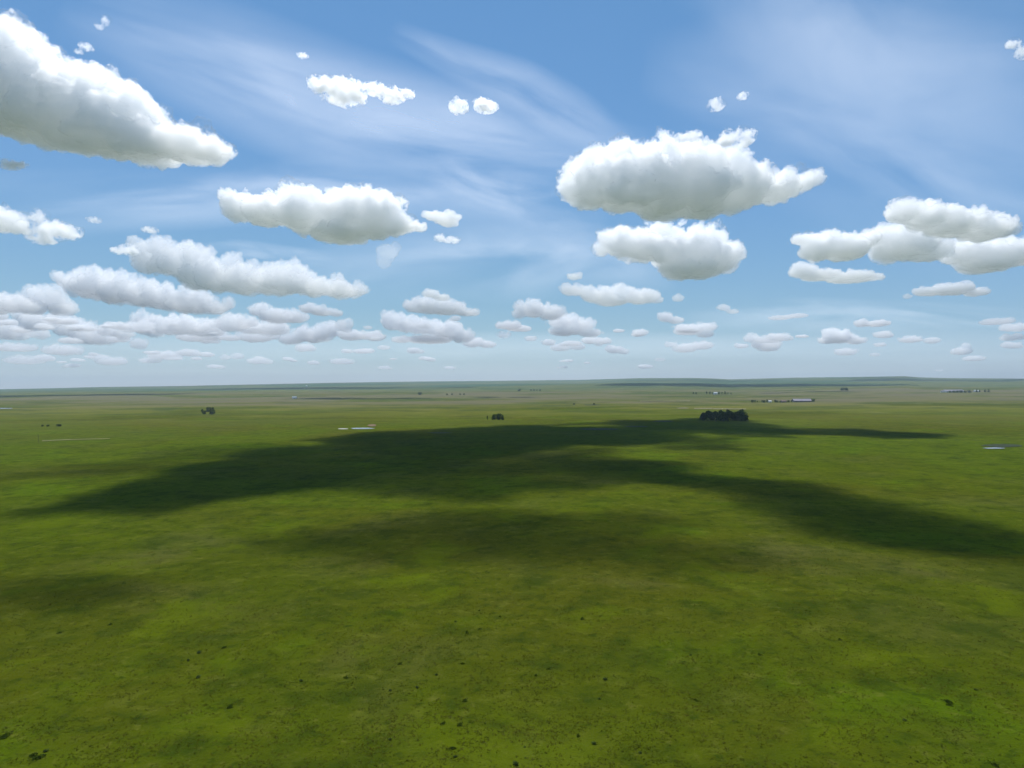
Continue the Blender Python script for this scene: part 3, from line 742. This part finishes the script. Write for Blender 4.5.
G1 = 'trees of the large dark grove'
for i in range(25):
    px = 702.5 + i * 1.75 + _rt.uniform(-.6, .6)
    plant(_rt.choice([0, 1, 2, 3]), min(px, 744.5), 420.6 - (i % 2) * 0.8, _rt.uniform(11, 18.5) * (1 - .35 * max(0, abs(px - 724) - 15) / 8), 'leafy tree standing packed among others in the large dark grove', G1, _rt.uniform(.8, 1.0))
plant(4, 703.5, 421.2, 15, 'greyish tree at the left end of the large dark grove', G1, 0.9)
plant(2, 722.0, 421.3, 17, 'slightly paler broad tree in the middle of the large grove', G1, 0.9)
plant(0, 741.5, 421.0, 20, 'rounded darkest tree near the right end of the large grove', G1, 1.0)
plant(3, 745.2, 421.2, 11, 'low spreading tree at the right tip of the large grove', G1, 0.9)
for px in (716, 724, 728): plant(4, px, 421.9, 5, 'pale low bush in front of the large dark grove', 'pale bushes before the large grove', 0.9, 'bush', 'bush')
G2 = 'trees of the small clump at left'
plant(1, 202.5, 413.6, 11, 'slim tree at the left of the small clump on the left plain', G2)
plant(3, 204.8, 414.2, 8, 'low tree second from the left in the small left clump', G2, .8)
for px in (207.5, 210.0, 212.8): plant(0, px, 412.0, 12, 'tree in the back row of the small clump on the left plain', G2, 1.0)
plant(3, 211.2, 414.3, 9, 'darkest low tree in front of the small left clump', G2, 1.0)
plant(0, 213.8, 413.7, 10, 'tree at the right end of the small left clump', G2, 1.0)
G3 = 'trees of the round clump by the shade'
plant(3, 494.5, 419.9, 10.5, 'wide left tree of the round clump at the edge of the shade', G3, .85)
plant(3, 499.0, 420.0, 12, 'tallest middle tree of the round clump at the edge of the shade', G3, .75)
plant(0, 502.5, 420.1, 9, 'right tree of the round clump at the edge of the shade', G3, .95)
plant(1, 487.3, 419.9, 8, 'slim lone tree just left of the round clump', None, .5)
for px, h, w, lb in ((42.5, 2.6, 1.2, 'left bush of the low row beside the pole on the left plain'), (48, 2.8, 1.4, 'middle bush of the low row beside the pole on the left plain'), (59, 3.6, 1.8, 'darkest wide bush of the low row on the left plain')):
    plant(3, px, 426.4, h, lb, 'low row of bushes on the left plain', w, 'bush', 'bush')
# farther trees, a pixel or two high
G4 = 'trees around the long pale barn'
for px in (752.5, 755, 757.5, 762, 764, 767, 775.5, 777.5, 780, 786, 788.5, 791.5): plant(_rt.choice([0, 1, 3]), px, 402.3 + _rt.uniform(-.3, .3), _rt.uniform(6, 10), 'small tree in the broken row left of the long pale barn', G4)
plant(3, 813.5, 401.9, 10, 'dark tree at the right end of the long pale barn', G4, 1.0)
plant(0, 811.5, 401.6, 9, 'tree touching the right end wall of the long pale barn', G4, 1.0)
for px in (693.5, 696, 706.5, 710, 712.5, 719, 722, 725, 728, 731): plant(_rt.choice([0, 1]), px, 394.3 + _rt.uniform(-.2, .2), _rt.uniform(11, 17), 'distant tree in the thin row around the far white house', 'trees around the far white house')
for px in (950, 954, 957.5, 961, 965, 969): plant(3, px, 392.7, _rt.uniform(10, 14), 'distant tree in the dark row in front of the far right farm', 'trees before the far right farm', 1.2)
for px in (976.5, 979.5, 985, 988.5): plant(0, px, 392.2, _rt.uniform(13, 18), 'distant tree in the group right of the far right farm', 'trees right of the far right farm')
plant(3, 420, 394.8, 16, 'lone distant tree in the middle of the pale plain', None, 1.3)
for px in (447, 452, 460, 464): plant(3, px, 394.9, 9, 'distant tree in the thin row right of the lone distant one', 'thin row of distant trees')
plant(3, 519.5, 391.2, 17, 'lone distant tree at the top of the pale plain', None, 1.2)
for px in (531, 534, 537, 540): plant(3, px, 390.8, 12, 'distant tree in the row right of the lone one at the top of the plain', 'distant trees at the top of the plain')
for px in (574, 594): plant(3, px, 404.6, 4, 'low distant bush on the lit plain beyond the shade', 'low distant bushes', 1.6, 'bush', 'bush')
for px in (842.5, 846): plant(3, px, 390.4, 18, 'distant tree of the pair under the dark hill band at right', 'distant pair of trees', 1.3)

# ------------------------------------------------------------------ buildings and pole
def bm_obj(name, bm, mat, parent=None):
    me = bpy.data.meshes.new(name); bm.normal_update(); bm.to_mesh(me); bm.free(); me.materials.append(mat)
    o = bpy.data.objects.new(name, me); COL.objects.link(o)
    if parent: o.parent = parent
    return o
def box(bm, x0, x1, y0, y1, z0, z1):
    r = bmesh.ops.create_cube(bm, size=1.0, matrix=Matrix.Translation(((x0 + x1) / 2, (y0 + y1) / 2, (z0 + z1) / 2)) @ Matrix.Diagonal((x1 - x0, y1 - y0, z1 - z0, 1)))
    return r
def gable_building(name, px, py, L, W, H, RH, wall, roof, label, cat, rz=0.0, doors=2, windows=4):
    g = ground(px, py); root = empty(name, g, rz)
    bm = bmesh.new()
    sec = [(-W / 2, -1.0), (W / 2, -1.0), (W / 2, H), (0, H + RH - .05), (-W / 2, H)]
    ends = [[bm.verts.new((sx * L / 2, y, z)) for y, z in sec] for sx in (-1, 1)]
    bm.faces.new(ends[0]); bm.faces.new(ends[1][::-1])
    for i in range(5): bm.faces.new((ends[0][i], ends[1][i], ends[1][(i + 1) % 5], ends[0][(i + 1) % 5]))
    bmesh.ops.recalc_face_normals(bm, faces=bm.faces)
    bm_obj('wall', bm, wall, root)
    bm = bmesh.new(); e, th = .8, .35
    for s in (-1, 1):
        prof = [(s * (W / 2 + e), H - e * RH / (W / 2) + .02), (0, H + RH + .02), (0, H + RH + th), (s * (W / 2 + e), H - e * RH / (W / 2) + th)]
        a = [bm.verts.new((-L / 2 - e, y, z)) for y, z in prof]; b2 = [bm.verts.new((L / 2 + e, y, z)) for y, z in prof]
        bm.faces.new(a); bm.faces.new(b2[::-1])
        for i in range(4): bm.faces.new((a[i], b2[i], b2[(i + 1) % 4], a[(i + 1) % 4]))
    bmesh.ops.recalc_face_normals(bm, faces=bm.faces)
    bm_obj('roof', bm, roof, root)
    for i in range(doors):
        bm = bmesh.new(); x = -L / 2 + L * (i + .5) / max(doors, 1); w = min(4.5, L * .1 + .6)
        box(bm, x - w / 2, x + w / 2, -W / 2 - .06, -W / 2 - .003, 0, H * .8); bm_obj('door', bm, M_DOOR, root)
    for i in range(windows):
        bm = bmesh.new(); x = -L / 2 + L * (i + 1) / (windows + 1) + L * .03
        box(bm, x - .7, x + .7, -W / 2 - .05, -W / 2 - .003, H * .45, H * .75); bm_obj('window', bm, M_PANE, root)
    return tag(root, label, cat)
M_DOOR = plain('dark_door', (0.09, 0.085, 0.09), .7); M_PANE = plain('window_pane', (0.05, 0.06, 0.07), .15, .1, 1, .6)
M_ROOFZ = plain('zinc_roof', (0.30, 0.27, 0.30), .9, .12, .1, .05); M_WALLW = plain('white_wall', (0.72, 0.71, 0.68), .8, .08, .2)
M_WALLD = plain('dark_wall', (0.16, 0.14, 0.15), .85, .15, .2); M_ROOFR = plain('brown_roof', (0.20, 0.13, 0.11), .8, .15, .3)
gable_building('barn', 801.5, 402.0, 62, 24, 4.5, 6.5, M_WALLD, M_ROOFZ, 'long low barn with a pale lilac grey roof', 'barn', doors=4, windows=5)
gable_building('shed', 769.8, 402.4, 9, 7, 4.2, 2.2, M_WALLW, M_WALLW, 'small white shed among the small trees left of the long barn', 'shed', .1, 1, 1)
gable_building('barn', 783.5, 402.4, 16, 10, 4, 3, M_WALLD, M_ROOFR, 'dark small barn just left of the long pale one', 'barn', .05, 1, 2)
gable_building('house', 715.4, 394.4, 20, 12, 8, 5, M_WALLW, M_WALLW, 'distant white house in the thin row of trees', 'house', .1, 1, 3)
gable_building('barn', 953, 392.3, 105, 30, 7, 8, M_WALLW, M_ROOFZ, 'long distant pale barn behind the dark row of trees', 'barn', 0, 4, 5)
gable_building('shed', 943, 392.4, 22, 14, 6, 4, M_WALLW, M_ROOFZ, 'distant pale shed left of the long distant pale barn', 'shed', .2, 1, 2)
gable_building('shed', 976, 391.9, 24, 14, 7, 4, M_WALLW, M_WALLW, 'distant white shed right of the long distant pale barn', 'shed', .1, 1, 2)
gable_building('shed', 294.5, 398.6, 20, 12, 6, 4, M_WALLW, M_WALLW, 'pale lone shed on the left half of the plain', 'shed', .1, 1, 2)
def silo(px, py, h, r, label):
    g = ground(px, py); root = empty('silo', g)
    for nm, z0, z1, ra, rb in (('drum', -1, h * .82, r, r), ('cap', h * .82, h, r * 1.06, r * .15)):
        bm = bmesh.new(); bmesh.ops.create_cone(bm, cap_ends=True, segments=20, radius1=ra, radius2=rb, depth=z1 - z0, matrix=Matrix.Translation((0, 0, (z0 + z1) / 2)))
        bm_obj(nm, bm, M_WALLW, root)
    return tag(root, label, 'silo')
silo(306.5, 387.2, 26, 11, 'tiny white silo far off before the left hills')

def utility_pole(px, py, h, label):
    g = ground(px, py); root = empty('utility_pole', g)
    wood = plain('weathered_wood', (0.16, 0.14, 0.11), .9, .2, 3)
    bm = bmesh.new(); bmesh.ops.create_cone(bm, cap_ends=True, segments=10, radius1=.2, radius2=.12, depth=h + 1, matrix=Matrix.Translation((0, 0, (h - 1) / 2))); bm_obj('post', bm, wood, root)
    bm = bmesh.new(); box(bm, -1.2, 1.2, -.2, -.125, h - 1.0, h - .82); arm = bm_obj('cross_arm', bm, wood, root)
    for x in (-1.05, -.45, .45, 1.05):
        bm = bmesh.new(); bmesh.ops.create_cone(bm, cap_ends=True, segments=8, radius1=.06, radius2=.04, depth=.22, matrix=Matrix.Translation((x, -.16, h - .7))); bm_obj('insulator', bm, M_PANE, arm)
    return tag(root, label, 'pole')
utility_pole(38.2, 442.6, 9, 'thin lone wooden pole on the left plain')

# ------------------------------------------------------------------ low shrubs in the near grass
def shrub_proto(seed, mat):
    rr = random.Random(seed); root = empty('shrub', (0, 0, 0)); cl = []
    for i in range(7):
        a = rr.uniform(0, 6.28); d = rr.uniform(.1, .8)
        cl.append(((math.cos(a) * d, math.sin(a) * d, rr.uniform(.15, .55)), (rr.uniform(.25, .5), rr.uniform(.25, .5), rr.uniform(.2, .38))))
    leaf_cloud('foliage', cl, 34, .12, mat, seed, root)
    bm = bmesh.new()
    for i in range(4):
        a = rr.uniform(0, 6.28); m4 = Matrix.Rotation(a, 4, 'Z') @ Matrix.Rotation(.5, 4, 'Y') @ Matrix.Translation((0, 0, .2))
        bmesh.ops.create_cone(bm, cap_ends=True, segments=5, radius1=.035, radius2=.012, depth=.6, matrix=m4)
    bm_obj('stem', bm, M_BARK, root)
    return root
M_SHRUB = leaf_mat('leaves_shrub', (0.060, 0.092, 0.010), 0.55)
SP = [shrub_proto(41, M_SHRUB), shrub_proto(42, M_LEAF_DARK), shrub_proto(43, M_LEAF_MID), shrub_proto(44, M_LEAF_GREY)]
spots = [(302,681,1.3),(347,678,1.3),(465,701,1.4),(460,725,1.5),(443,724,1.1),(452,749,1.2),(456,757,.9),(197,678,1.4),(230,707,1.5),(5,736,1.6),(400,664,1.1),(462,664,1.1),
         (390,691,1.0),(467,633,1.3),(582,619,1.2),(437,675,1.1),(417,688,1.0),(606,680,1.2),(549,669,1.1),(536,676,1.0),(517,765,1.6),(600,699,1.0),(578,736,1.0),
         (595,744,1.2),(947,702,1.5),(950,705,1.2),(994,765,1.4),(500,617,1.0),(455,622,1.0),(198,653,1.5),(224,648,1.5),(188,661,1.3),(110,625,1.3),(60,633,1.2),
         (45,752,1.5),(33,757,1.9),(38,759,1.7),(3,738,1.8),(480,629,.9),(641,753,.9),(697,701,1.0),(760,655,1.1),(690,655,.9),(840,640,1.0),(975,690,1.1),(905,720,1.0)]
rs = random.Random(5)
while len(spots) < 75:
    px, py = rs.uniform(-10, 1034), 535 + 232 * rs.random() ** .8
    g = ground(px, py)
    if gn(np.array(g.x / 42 + 3), np.array(g.y / 42)) > rs.uniform(-.15, .35): spots.append((px, py, rs.choice([.3, .35, .4, .5, .6])))
for i, (px, py, s) in enumerate(spots):
    s *= 0.68 if i < 46 else 0.9
    k = rs.choice([0, 1, 0, 1, 2, 3]) if i > 45 else rs.choice([0, 1])
    o = SP[k] if ('s', k) not in _used else copy_tree(SP[k]); _used.add(('s', k))
    o.location = ground(px, py); o.scale = (s * rs.uniform(.7, 1.3), s * rs.uniform(.6, .95), s * rs.uniform(.45, .7)); o.rotation_euler = (0, 0, rs.uniform(0, 6.28))
    tag(o, 'low bushy shrub dotted in the open green grass', 'shrub', 'low shrubs dotted over the near grass')

# ------------------------------------------------------------------ grass tufts
def build_grass(n=170000):
    r = np.random.default_rng(11)
    d = 75 * (700 / 75) ** (r.random(n) ** 1.15); a = r.uniform(-47, 47, n) * np.pi / 180
    x, y = np.sin(a) * d, np.cos(a) * d
    keep = (gn(x / 9, y / 9) + 0.6 * gn(x / 2.6 + 7, y / 2.6) + r.normal(0, .25, n)) > -.05
    x, y, d = x[keep], y[keep], d[keep]; m = len(x); z = height(x, y)
    s = r.uniform(.4, 1.0, m) * np.clip(.9 + d / 900, .9, 1.6)
    V = np.empty((m, 3, 3, 3)); base = np.stack([x, y, z], -1)
    for b2 in range(3):
        t = r.uniform(0, 2 * np.pi, m); w = .16 * s; h = s * r.uniform(.10, .20, m); ln = r.uniform(.3, .55, m) * s
        ux, uy = np.cos(t), np.sin(t); ox, oy = r.normal(0, .16, m) * s, r.normal(0, .16, m) * s
        V[:, b2, 0] = base + np.stack([ox - ux * w, oy - uy * w, np.full(m, -.05)], -1)
        V[:, b2, 1] = base + np.stack([ox + ux * w, oy + uy * w, np.full(m, -.05)], -1)
        V[:, b2, 2] = base + np.stack([ox - uy * ln, oy + ux * ln, h], -1)
    b = NT('grass_blades')
    pos = b.n('ShaderNodeNewGeometry').outputs['Position']
    n1 = b.noise(pos, 1 / 30, 4, .6); n2 = b.noise(pos, .9, 3, .7)
    c = b.mix(b.ramp(n1, .35, .65), (0.072, 0.086, 0.006), (0.082, 0.078, 0.009))
    c = b.mix(b.math('MULTIPLY', b.ramp(n2, .5, .75), .7), c, (0.12, 0.115, 0.04))
    c = b.mix(b.math('MULTIPLY', b.ramp(n2, .48, .28), .5), c, (0.056, 0.078, 0.006))
    df = b.n('ShaderNodeBsdfDiffuse'); b.l(c, df.inputs[0]); tr = b.n('ShaderNodeBsdfTranslucent'); b.l(c, tr.inputs[0])
    mx = b.n('ShaderNodeMixShader'); mx.inputs[0].default_value = .45; b.l(df.outputs[0], mx.inputs[1]); b.l(tr.outputs[0], mx.inputs[2]); b.l(mx.outputs[0], b.out.inputs[0])
    o = mesh_np('grass', V.reshape(-1, 3), np.arange(m * 9).reshape(-1, 3), b.m)
    return tag(o, 'tufts of green and straw coloured prairie grass', kind='stuff')
build_grass()
